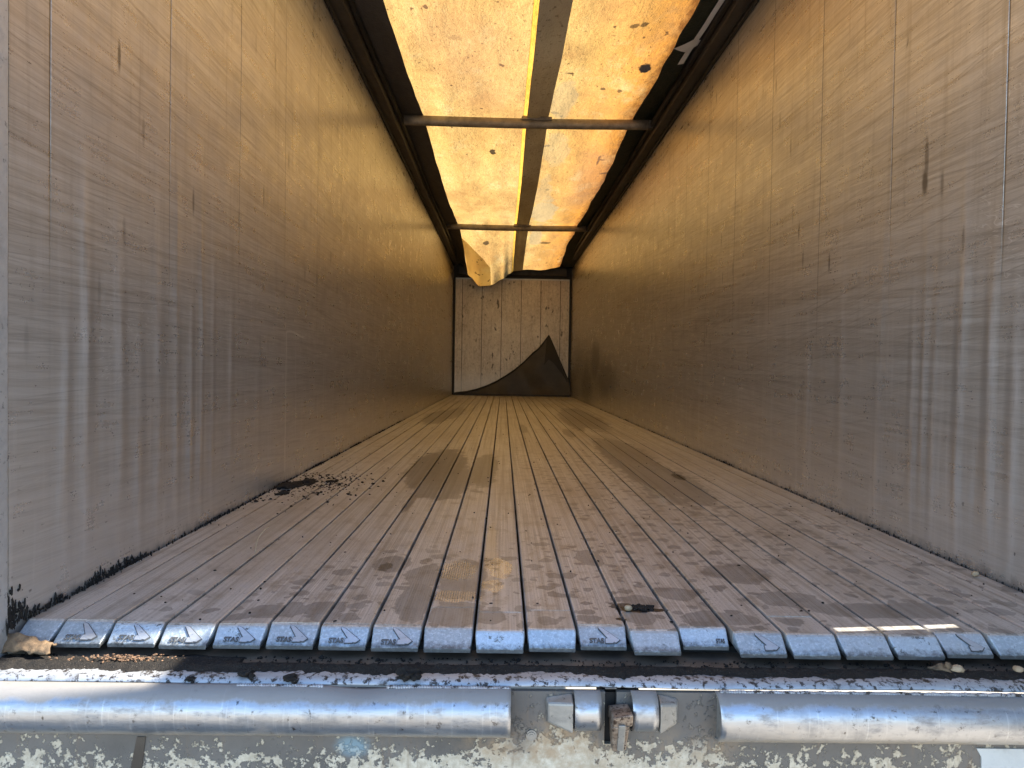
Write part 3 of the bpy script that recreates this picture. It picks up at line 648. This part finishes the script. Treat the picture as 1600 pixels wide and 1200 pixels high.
# face panel with the latch slot cut out
SL = (.2165, .240, -.1765, -.064)
m = MB()
for (a, b, c, d) in ((X0, SL[0], -.60, -.070), (SL[1], X1, -.60, -.070), (SL[0], SL[1], -.60, SL[2]), (SL[0], SL[1], SL[3], -.0625)):
    m.box(a, b, YS, YS+.012, c, d)
m.build('face_panel', mat_panel(), sill)
m = MB(); m.box(SL[0]-.002, SL[1]+.05, YS+.013, YS+.12, -.20, -.076); m.build('slot_box', M_BLACK, sill)
def half_tube(xa, xb, rad, zc, name, mt, wob=.0, dent=None, taper0=None):
    n = 24; mm = MB()
    def ring(x):
        def fn(a, b):
            k = 1 + wob*nz(x*3.3, a*2)
            rr = rad*k
            dx = 0
            if dent:
                dx = dent[1]*math.exp(-((x-dent[0])/dent[2])**2)*max(0, math.sin(a+.1))**3
            return (x, YS - (rr)*math.cos(a)*b + .0005, zc + .007 + rr*math.sin(a)*b*1.06 - dx)
        return fn
    prof = [(-math.pi/2 + math.pi*i/n, 1) for i in range(n+1)] + [(math.pi/2 - math.pi*i/n, .9) for i in range(n+1)]
    mm.sweep(prof, [ring(x) for x in frange(xa, xb, .012)], True, True)
    o = mm.build(name, mt, sill)
    for p in o.data.polygons:
        if len(p.vertices) > 4 or abs(p.normal.x) > .9: p.use_smooth = False
    return o
half_tube(X0, .026, .047, -.118, 'rubbing_tube', M_TUBE, .012, (-.27, .007, .06))
half_tube(.440, X1, .047, -.122, 'rubbing_tube', M_TUBE, .008, (1.0, .003, .1))
half_tube(.153, .206, .038, -.113, 'latch_sleeve', M_TUBE)
half_tube(.268, .319, .038, -.113, 'latch_sleeve', M_TUBE)
# end disc closing the right tube
m = MB(); n = 24
m.sweep([(-math.pi/2 + math.pi*i/n, 1) for i in range(n+1)], [(lambda a, b, x=x: (x, YS - .0445*math.cos(a) + .0006, -.115 + .047*math.sin(a))) for x in (.4435, .447)], True, False)
m.build('tube_end_disc', M_GREYM, sill)
# wedge lugs outside the sleeves
for xa, xb in ((.150, .100), (.322, .360)):
    s_ = 1 if xb > xa else -1
    m = MB()
    V = [(xa, YS-.034, -.080), (xa, YS-.034, -.140), (xa, YS+.001, -.148), (xa, YS+.001, -.072), (xb, YS-.016, -.088), (xb, YS-.016, -.125), (xb+s_*.004, YS+.001, -.132), (xb+s_*.004, YS+.001, -.080)]
    m.add(V, [(0, 1, 2, 3), (4, 7, 6, 5), (0, 4, 5, 1), (1, 5, 6, 2), (2, 6, 7, 3), (3, 7, 4, 0)]); m.build('wedge_lug', M_GREYM, sill, .004)
# weld seams along the tubes: rows of overlapping beads
for xa, xb, zc in ((-.52, -.35, -.063), (-.22, .02, -.063), (.45, 1.10, -.066)):
    m = MB()
    x = xa; i = 0
    while x < xb:
        m.blob((x, YS-.004, zc + .0006*math.sin(i)), .0042, .006, .0042, i, .15, 1, .5); x += .0052; i += 1
    m.build('weld_seam', M_LIP, sill)
# round bolt head
m = MB(); n = 20
for (ra, ya, yb_) in ((.011, YS, YS-.003), (.0075, YS-.003, YS-.005), (.004, YS-.005, YS-.0065)):
    m.sweep([(ra*math.cos(2*math.pi*i/n), ra*math.sin(2*math.pi*i/n)) for i in range(n)], [(lambda a, b, y=y: (.069+a, y, -.159+b)) for y in (ya, yb_)], True)
m.build('bolt_head', M_GREYM, sill)
m = MB(); m.add([(.975, YS-.003, -.177), (X1, YS-.003, -.177), (X1, YS-.003, -.30), (.99, YS-.003, -.30), (.985, YS-.003, -.195),
                 (.975, YS+.0, -.177), (X1, YS+.0, -.177), (X1, YS+.0, -.30), (.99, YS+.0, -.30), (.985, YS+.0, -.195)],
                [(0, 1, 2, 3, 4), (0, 5, 6, 1), (1, 6, 7, 2), (2, 7, 8, 3), (3, 8, 9, 4), (4, 9, 5, 0)])
m.build('corner_plate', mat_simple('pale_blue_paint', (.50, .54, .54), (.42, .45, .45), .5, 6), sill)
m = MB(); m.add([(-.722, YS-.002, -.170), (-.705, YS-.002, -.170), (-.72, YS-.002, -.30), (-.745, YS-.002, -.30), (-.73, YS-.002, -.21),
                 (-.722, YS, -.170), (-.705, YS, -.170), (-.72, YS, -.30), (-.745, YS, -.30), (-.73, YS, -.21)],
                [(0, 1, 2, 3, 4), (0, 5, 6, 1), (1, 6, 7, 2), (2, 7, 8, 3), (3, 8, 9, 4), (4, 9, 5, 0)])
m.build('joint_strip', M_RAIL, sill)

# rusty latch hook in the slot
hk = thing('latch_hook', 'rusty square latch hook hanging in the black slot of the rear sill', 'latch', (.245, YS, -.13))
m = MB()
V = [(.222, YS-.004, -.094), (.262, YS-.004, -.090), (.266, YS-.052, -.092), (.226, YS-.056, -.098)]
V2 = [(.222, YS-.004, -.118), (.262, YS-.004, -.116), (.266, YS-.046, -.118), (.226, YS-.05, -.120)]
m.add(V+V2, [(0, 1, 2, 3), (7, 6, 5, 4), (0, 4, 5, 1), (1, 5, 6, 2), (2, 6, 7, 3), (3, 7, 4, 0)]); m.build('hook_top', M_RUST, hk, .003)
m = MB()
V = [(.224, YS-.052, -.118), (.259, YS-.050, -.116), (.257, YS-.026, -.176), (.229, YS-.028, -.178), (.224, YS-.004, -.118), (.259, YS-.004, -.116), (.257, YS-.002, -.176), (.229, YS-.002, -.178)]
m.add(V, [(0, 1, 2, 3), (7, 6, 5, 4), (0, 4, 5, 1), (1, 5, 6, 2), (2, 6, 7, 3), (3, 7, 4, 0)]); m.build('hook_shank', M_RUST, hk, .003)
m = MB()
V = [(.2365, YS-.056, -.112), (.2505, YS-.056, -.112), (.2505, YS-.036, -.172), (.2375, YS-.036, -.172), (.2365, YS-.049, -.112), (.2505, YS-.049, -.112), (.2505, YS-.024, -.172), (.2375, YS-.024, -.172)]
m.add(V, [(0, 1, 2, 3), (7, 6, 5, 4), (0, 4, 5, 1), (1, 5, 6, 2), (2, 6, 7, 3), (3, 7, 4, 0)]); m.build('wear_strip', M_GREYM, hk, .002)

# unseen open door, added on the right to keep the sun off the sill
dr = thing('shade_door', 'unseen grey rear door added on the right to keep sun off the sill', 'door', (XR+.10, 1.0, 0))
m = MB(); m.box(XR+.066, XR+.11, .36, 1.605, -.40, 2.80); m.build('door_leaf', M_DOOR, dr, .006)
for z in (.2, 1.0, 1.8, 2.6):
    m = MB(); m.box(XR+.112, XR+.13, 1.50, 1.62, z-.03, z+.03); m.build('hinge', M_GREYM, dr, .004)

# ------------------------------------------------------------------ roof tarp and crossbars
B1, B2 = 6.63, 11.58
ZE = [(-1.1, 2.74), (-.9, 2.70), (-.7, 2.43), (-.5, 2.25), (-.25, 2.27), (-.03, 2.37), (.1, 2.49), (.2, 2.56), (.4, 2.58), (1.5, 2.66)]
def ze(x):
    for (a, p), (b, q) in zip(ZE, ZE[1:]):
        if x <= b:
            s_ = (x-a)/(b-a); s_ = s_*s_*(3-2*s_); return p + (q-p)*s_
    return ZE[-1][1]
def tz(x, y):
    xc = (x-.17)/1.25
    prof = max(0, 1 - xc**4)
    z = 2.835
    if y < B1: s_ = (y-1.7)/(B1-1.7); sag = .115*math.sin(math.pi*max(0, min(1, s_)))
    elif y < B2: s_ = (y-B1)/(B2-B1); sag = .12*math.sin(math.pi*s_)
    else:
        s_ = (y-B2)/(15.08-B2); sag = 0
        z = z + (ze(x)-z)*(s_**1.6 if x < .25 else s_**1.2) + .03*math.sin(math.pi*min(1, s_))
    z -= sag*prof
    # folds that radiate from the bars and from the middle seam, plus a lazy flutter
    db = min(abs(y-B1), abs(y-B2))
    z += .034*math.exp(-db/.5)*nz(x*6.5, y*.6, 3) + .026*nz(x*2.3, y*.7, 1) + .016*nz(x*4.5, y*1.5, 4) + .006*nz(x*9, y*4, 6)
    z += .012*math.exp(-abs(x-.27)/.18)*nz(x*7, y*1.5, 8)
    return z
tarp = thing('roof_tarp', 'sunlit yellow canvas roof tarp sagging over the crossbars, with a dark band along its middle', 'tarp', (0, 8, 2.83))
YS_ = frange(1.66, B1, .09) + frange(B1, B2, .08)[1:] + frange(B2, 15.08, .06)[1:]
def sheet(name, mt, xa, xb, dz, nx, ys=None, edge=0., parent=tarp):
    m_ = MB(); w = xb - xa
    def fn(x, y):
        e = edge*nz(y*1.1, xa*9) + edge*.4*nz(y*4, xa*5)
        s_ = (x-xa)/w
        xx = x + e*(1 if (xa > 1 and s_ < .5) or (xa < -.5 and s_ > .5) else 0)
        return (xx, y, tz(xx, y) - dz)
    m_.grid(fn, lin(xa, xb, nx), ys or YS_, True)
    return m_.build(name, mt, parent)
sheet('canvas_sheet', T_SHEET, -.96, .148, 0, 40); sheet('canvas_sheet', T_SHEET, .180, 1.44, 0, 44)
sheet('edge_hem', T_HEM, -1.09, -.745, .007, 8, None, .01)
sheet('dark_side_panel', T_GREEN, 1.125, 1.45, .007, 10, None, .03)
sheet('middle_band', T_BAND, .178, .372, .008, 10)
sheet('seam_tape', T_SEAM, .144, .186, .002, 5)
# pale double layer at the loose far corner
m = MB()
for i in range(14):
    pass
def pf(a, b):
    y = 12.7 + (15.085-12.7)*b
    xr_ = -.745 + min(1, (y-12.7)/1.5)*.47
    x = -.745 + (xr_ + .745)*a
    return (x, y, tz(x, y) - .006)
m.grid(pf, lin(0, 1, 12), lin(0, 1, 34), True); m.build('corner_patch', T_PATCH, tarp)
m = MB(); m.grid(lambda x, v: (x, 15.078, tz(x, 15.078)) if v == 0 else ((x, 15.2, 2.865) if v == 1 else (x, YB+.04, 2.868)), lin(XL-.03, XR+.03, 60), [0, 1, 2], False); m.build('end_sky_block', T_HEM, tarp)  # added dark canvas that shuts out the sky behind the tarp's end
# pale grey tape crossing on the dark side
def strip(p, q, w, dz):
    m_ = MB(); d = Vector((q[0]-p[0], q[1]-p[1])); L_ = d.length; d.normalize(); n_ = Vector((-d.y, d.x))
    def fn(a, b):
        P_ = Vector(p) + d*a + n_*b; return (P_.x, P_.y, tz(P_.x, P_.y) - dz)
    m_.grid(fn, lin(0, L_, 14), lin(-w/2, w/2, 4), True); return m_.build('repair_tape', M_TAPE, tarp)
strip((1.235, 5.3), (1.265, 4.1), .042, .016); strip((1.165, 5.04), (1.275, 4.92), .13, .020)

for (yb_, lab) in ((B1, 'nearer round crossbar under the roof tarp, with a clamp at its middle'), (B2, 'farther thin dark crossbar under the roof tarp')):
    t = thing('crossbar', lab, 'crossbar', (.17, yb_, 2.79), 'roof crossbars')
    n = 16; m = MB()
    xa, xb = XL+.15, XR-.15
    m.sweep([(.036*math.cos(2*math.pi*i/n), .045*math.sin(2*math.pi*i/n)) for i in range(n)],
            [(lambda a, b, x=x: (x, yb_+a, 2.775 + b - .010*math.sin(math.pi*(x-xa)/(xb-xa)))) for x in lin(xa, xb, 20)], True, True)
    m.build('bar', M_BAR, t)
    for s_, x in ((-1, XL+.102), (1, XR-.102)):
        m = MB(); a, b = sorted((x, x - s_*-.052 if s_ < 0 else x - .052)); m.box(a, b, yb_-.045, yb_+.045, 2.735, 2.81); m.build('end_bracket', M_RAIL, t, .006)
    m = MB(); m.box(.13, .40, yb_-.05, yb_+.05, 2.786, 2.815); m.box(.14, .20, yb_-.04, yb_+.02, 2.815, 2.826)
    m.build('clamp', M_BAR, t, .006)

# ------------------------------------------------------------------ black rubber sheet at the far end
rs = thing('rubber_sheet', 'black rubber sheet hanging to a peak against the far bulkhead', 'rubber sheet', (.3, 15.2, 0))
TOP = [(-1.03, .02), (-.976, .045), (-.75, .07), (-.538, .123), (-.34, .195), (-.142, .289), (.06, .41), (.254, .548), (.44, .71), (.607, .886), (.713, .965), (.83, 1.11), (.946, 1.27), (.98, 1.21), (1.05, 1.05), (1.14, .83), (1.25, .58), (1.362, .33), (1.40, .12)]
def top(x):
    for (a, p), (b, q) in zip(TOP, TOP[1:]):
        if x <= b: return p + (q-p)*(x-a)/(b-a)
    return TOP[-1][1]
XSH = frange(-1.03, .93, .04) + frange(.946, 1.395, .03)
def rsf(x, v, d=0):
    h = top(x); z = -.0 + h*v + .004
    y = 15.12 + .22*(z/1.27)**.7 + .03*math.sin(x*7 + z*5) * (1-v*.5) + .02*math.sin(x*3.1 - z*6) + .015*nz(x*3, z*3)
    if x > .9: y -= .05*(x-.9)*v
    return (x, y + d, z)
m = MB(); vs = lin(0, 1, 14)
m.grid(lambda x, v: rsf(x, v), XSH, vs, True); m.grid(lambda x, v: rsf(x, v, .012), XSH, vs, True)
m.grid(lambda x, w: rsf(x, 1, .012*w), XSH, [0, 1], False); m.build('sheet', M_RUB, rs)
m = MB(); n = 8
m.sweep([(.022*math.cos(2*math.pi*i/n), .022*math.sin(2*math.pi*i/n)) for i in range(n)],
        [(lambda a, b, x=x: (x, rsf(x, 1)[1] - .004 + a, rsf(x, 1)[2] - .012 + b)) for x in XSH], True, True); m.build('rolled_edge', M_RUBE, rs)
m = MB()
def fold(a, b):
    # corner folded over: from the peak down towards the right edge
    x = .90 + (.16 + .36*b)*a + .05*b - .10*b*(1-a); x = min(x, 1.36)
    z = top(x)*(.985 - .42*b*(1-a*.6)) if a < 1 else top(x)*(1-.3*b)
    return (x, rsf(x, min(1, z/max(top(x), .01)))[1] - .03, z)
m.grid(fold, lin(0, 1, 8), lin(0, 1, 8), True); m.build('folded_corner', M_RUBE, rs)
m = MB(); m.box(XL+.06, XR-.04, 15.075, 15.105, -.0, .035); m.build('foot_batten', M_RUBE, rs, .005)

# ------------------------------------------------------------------ dirt
# black soil lying on the ledge, one ragged heap
m = MB()
def soil(x, y):
    e = 1.503 + .022*nz(x*6, 1) + .010*nz(x*22, 2) + .007*nz(x*60, 9) + .005*nz(x*150, 3)
    f_ = 1.572 + .014*nz(x*5, 7) + .008*nz(x*19, 4) + (.03 if x < -.55 else 0)
    yy = e + (f_-e)*y
    edge = min(1, 4*y*(1-y)+.02)
    base = -.0555 if yy > 1.535 else -.0515
    h = edge*(.006 + .007*abs(nz(x*14, yy*30)) + .004*nz(x*60, yy*70, 3))*(1 if nz(x*2.6, 5) > -.35 else .25)
    return (x, yy, base - .003 + max(-.001, h) + (.0035 if yy < 1.535 else -.001))
m.grid(soil, frange(XL+.0, XR, .003), lin(0, 1, 18), True)
for i in range(1600):
    x = random.uniform(XL, XR); y = random.uniform(1.52, 1.60); s_ = random.uniform(.0007, .0024)*(1 if random.random() < .93 else 2)
    m.blob((x, y, -.057), s_*1.3, s_, s_, i, .5, 1, random.random()*3)
tag(m.build('soil', M_SOIL), 'black soil spilled along the ledge in front of the slats', 'soil', None, 'stuff')
# ragged soil and dry moss in both floor corners
for side, lab in ((-1, 'black soil and dry moss clinging to the foot of the left wall'), (1, 'thin line of dark soil along the foot of the right wall')):
    m = MB(); x0 = XL if side < 0 else XR
    for i in range(5200 if side < 0 else 2600):
        q = random.random()**1.6; y = 1.585 + q*(6.5 if side < 0 else 9)
        k = max(.15, 1 - (y-1.6)*.55) if side < 0 else .35
        cl = (.3 if y < 2 else .10) + max(0, nz(y*2.7 if y > 2 else y*9, side*3)*2.0 + .2)
        if random.random() > cl*.75: continue
        h = abs(random.gauss(0, .014))*k*cl*(1.9 if y < 1.75 and side < 0 else 1)
        s_ = random.uniform(.0015, .005)*(1 if side < 0 else .8)
        off = max(0.0005, random.gauss(.004, .006))*(1 if h < .01 else .15)
        s_ *= .55; m.blob((x0 - side*(off + .001), y, h), s_, s_*random.uniform(.6, 1.1), s_*random.uniform(1.2, 4.5), i, .7, 1)
    tag(m.build('soil', M_SOIL if side > 0 else M_SOIL), lab, 'soil', None, 'stuff')
# crumbs scattered on the floor
m = MB()
for i in range(900):
    if i < 620:
        x = -.90 + random.gauss(0, .11); y = 3.55 + random.gauss(0, .22)
        if x < XL+.005: x = XL+.01+random.random()*.03
        s_ = random.uniform(.0012, .0045)*(1 if random.random() < .85 else 1.9)
    else:
        x = random.uniform(XL+.02, XR-.02); y = 1.66 + random.random()**1.5*6; s_ = random.uniform(.0012, .0038)
    m.blob((x, y, s_*.35), s_*random.uniform(.8, 2), s_, s_*.7, i, .5, 1, random.random()*3)
for (x, y, rx, ry, rz) in ((-1.0, 3.52, .05, .09, .016), (-.945, 3.62, .035, .08, .014), (-.98, 3.30, .03, .035, .010), (-.84, 3.66, .03, .03, .007)):
    m.blob((x, y, 0), rx, ry, rz, x*9, .7, 3)
tag(m.build('soil_crumbs', M_SOIL), 'black soil crumbs scattered over the floor, thickest by the left wall', 'soil', None, 'stuff')
# single clumps on the sill lip
for (x, y, z, s_, lab) in ((-.512, 1.490, -.048, .012, 'black soil clump on the sill lip, left of a smaller one'),
                           (-.420, 1.478, -.052, .011, 'small black soil clump on the sill lip between two others'),
                           (-.185, 1.492, -.046, .020, 'largest black soil lump, at the dent in the left tube'),
                           (-.62, 1.476, -.055, .007, 'flat black soil crumb where the left tube meets the lip')):
    m = MB(); m.blob((x, y, z), s_*1.2, s_*.8, s_*.55, x*31, .7, 3, .6); m.blob((x+s_*.9, y-.004, z-.005), s_*.6, s_*.6, s_*.5, x*17, .7, 2)
    tag(m.build('soil_clump', M_SOIL), lab, 'soil clump', 'soil clumps on the sill lip')
m = MB()
for i in range(60):
    s_ = random.uniform(.002, .006); m.blob((.345 + random.gauss(0, .018), 1.784 + random.gauss(0, .009), .001), s_*1.8, s_*1.3, s_*.6, i, .7, 1, random.random()*3)
tag(m.build('soil_clump', M_SOIL), 'crumbly wet black mud on the plank that sticks out near the middle', 'soil clump')
for (x, y, z, a, b, c, lab) in ((.312, 1.762, .006, .009, .008, .007, 'small tan pebble beside the mud clump on the floor'),
                                (.972, 1.535, -.043, .016, .011, .009, 'oval tan pebble on the ledge at the right, with a flake beside it'),
                                (1.103, 1.535, -.043, .010, .010, .009, 'round brown pebble on the ledge at the far right'),
                                (1.375, 2.10, .007, .010, .009, .008, 'tan pebble lying at the foot of the right wall')):
    m = MB(); m.blob((x, y, z), a, b, c, x*7, .25, 3); tag(m.build('pebble', M_PEB), lab, 'pebble', 'pebbles')
m = MB(); m.blob((.945, 1.542, -.046), .022, .012, .009, 2, .8, 3); m.blob((.953, 1.535, -.038), .007, .006, .009, 6, .6, 2)
tag(m.build('husk_flake', M_HUSK), 'crumpled brown husk flake left of the oval pebble on the ledge', 'husk')
m = MB()
m.grid(lambda a, b: (-1.073 + .115*a + .006*nz(a*6, b*5), 1.57 + .05*b - .012*a + .006*nz(a*8, 3), -.040 + .028*math.sin(math.pi*b)*(1-.5*a) + .012*nz(a*5, b*4, 7)), lin(0, 1, 22), lin(0, 1, 10), True)
o = m.build('husk', M_HUSK); s_ = o.modifiers.new('solid', 'SOLIDIFY'); s_.thickness = .004
tag(o, 'orange brown husk curled at the end of the left edge slat', 'husk')
m = MB()
for i in range(170):
    x = random.gauss(-.79, .05); y = 1.552 + random.gauss(0, .010) + (x+.79)*.04; s_ = random.uniform(.001, .003)
    m.blob((x, y, -.047 + random.random()*.005), s_*1.5, s_, s_*.8, i, .5, 1, random.random()*3)
tag(m.build('wood_crumbs', M_CHIP), 'brown wood crumbs in the sunlit patch on the left of the sill', 'wood crumbs', None, 'stuff')
def straw(p0, p1, bend, rad, lab):
    m_ = MB(); a, b = Vector(p0), Vector(p1); n_ = 6
    pts = [a + (b-a)*s_ + Vector((bend*math.sin(math.pi*s_), 0, .004*math.sin(math.pi*s_))) for s_ in lin(0, 1, 12)]
    m_.sweep([(rad*math.cos(2*math.pi*i/n_), rad*math.sin(2*math.pi*i/n_)) for i in range(n_)], [(lambda u_, v_, p=p: (p.x+u_, p.y+.0, p.z+v_)) for p in pts], True, True)
    tag(m_.build('straw', M_STRAW), lab, 'straw', 'straws')
straw((-.752, 2.26, .004), (-.80, 2.54, .02), -.012, .0016, 'thin pale straw lying on the floor near the left wall')
straw((.715, 3.2, .004), (.69, 3.6, .02), .01, .0014, 'thin pale straw on the right half of the floor')
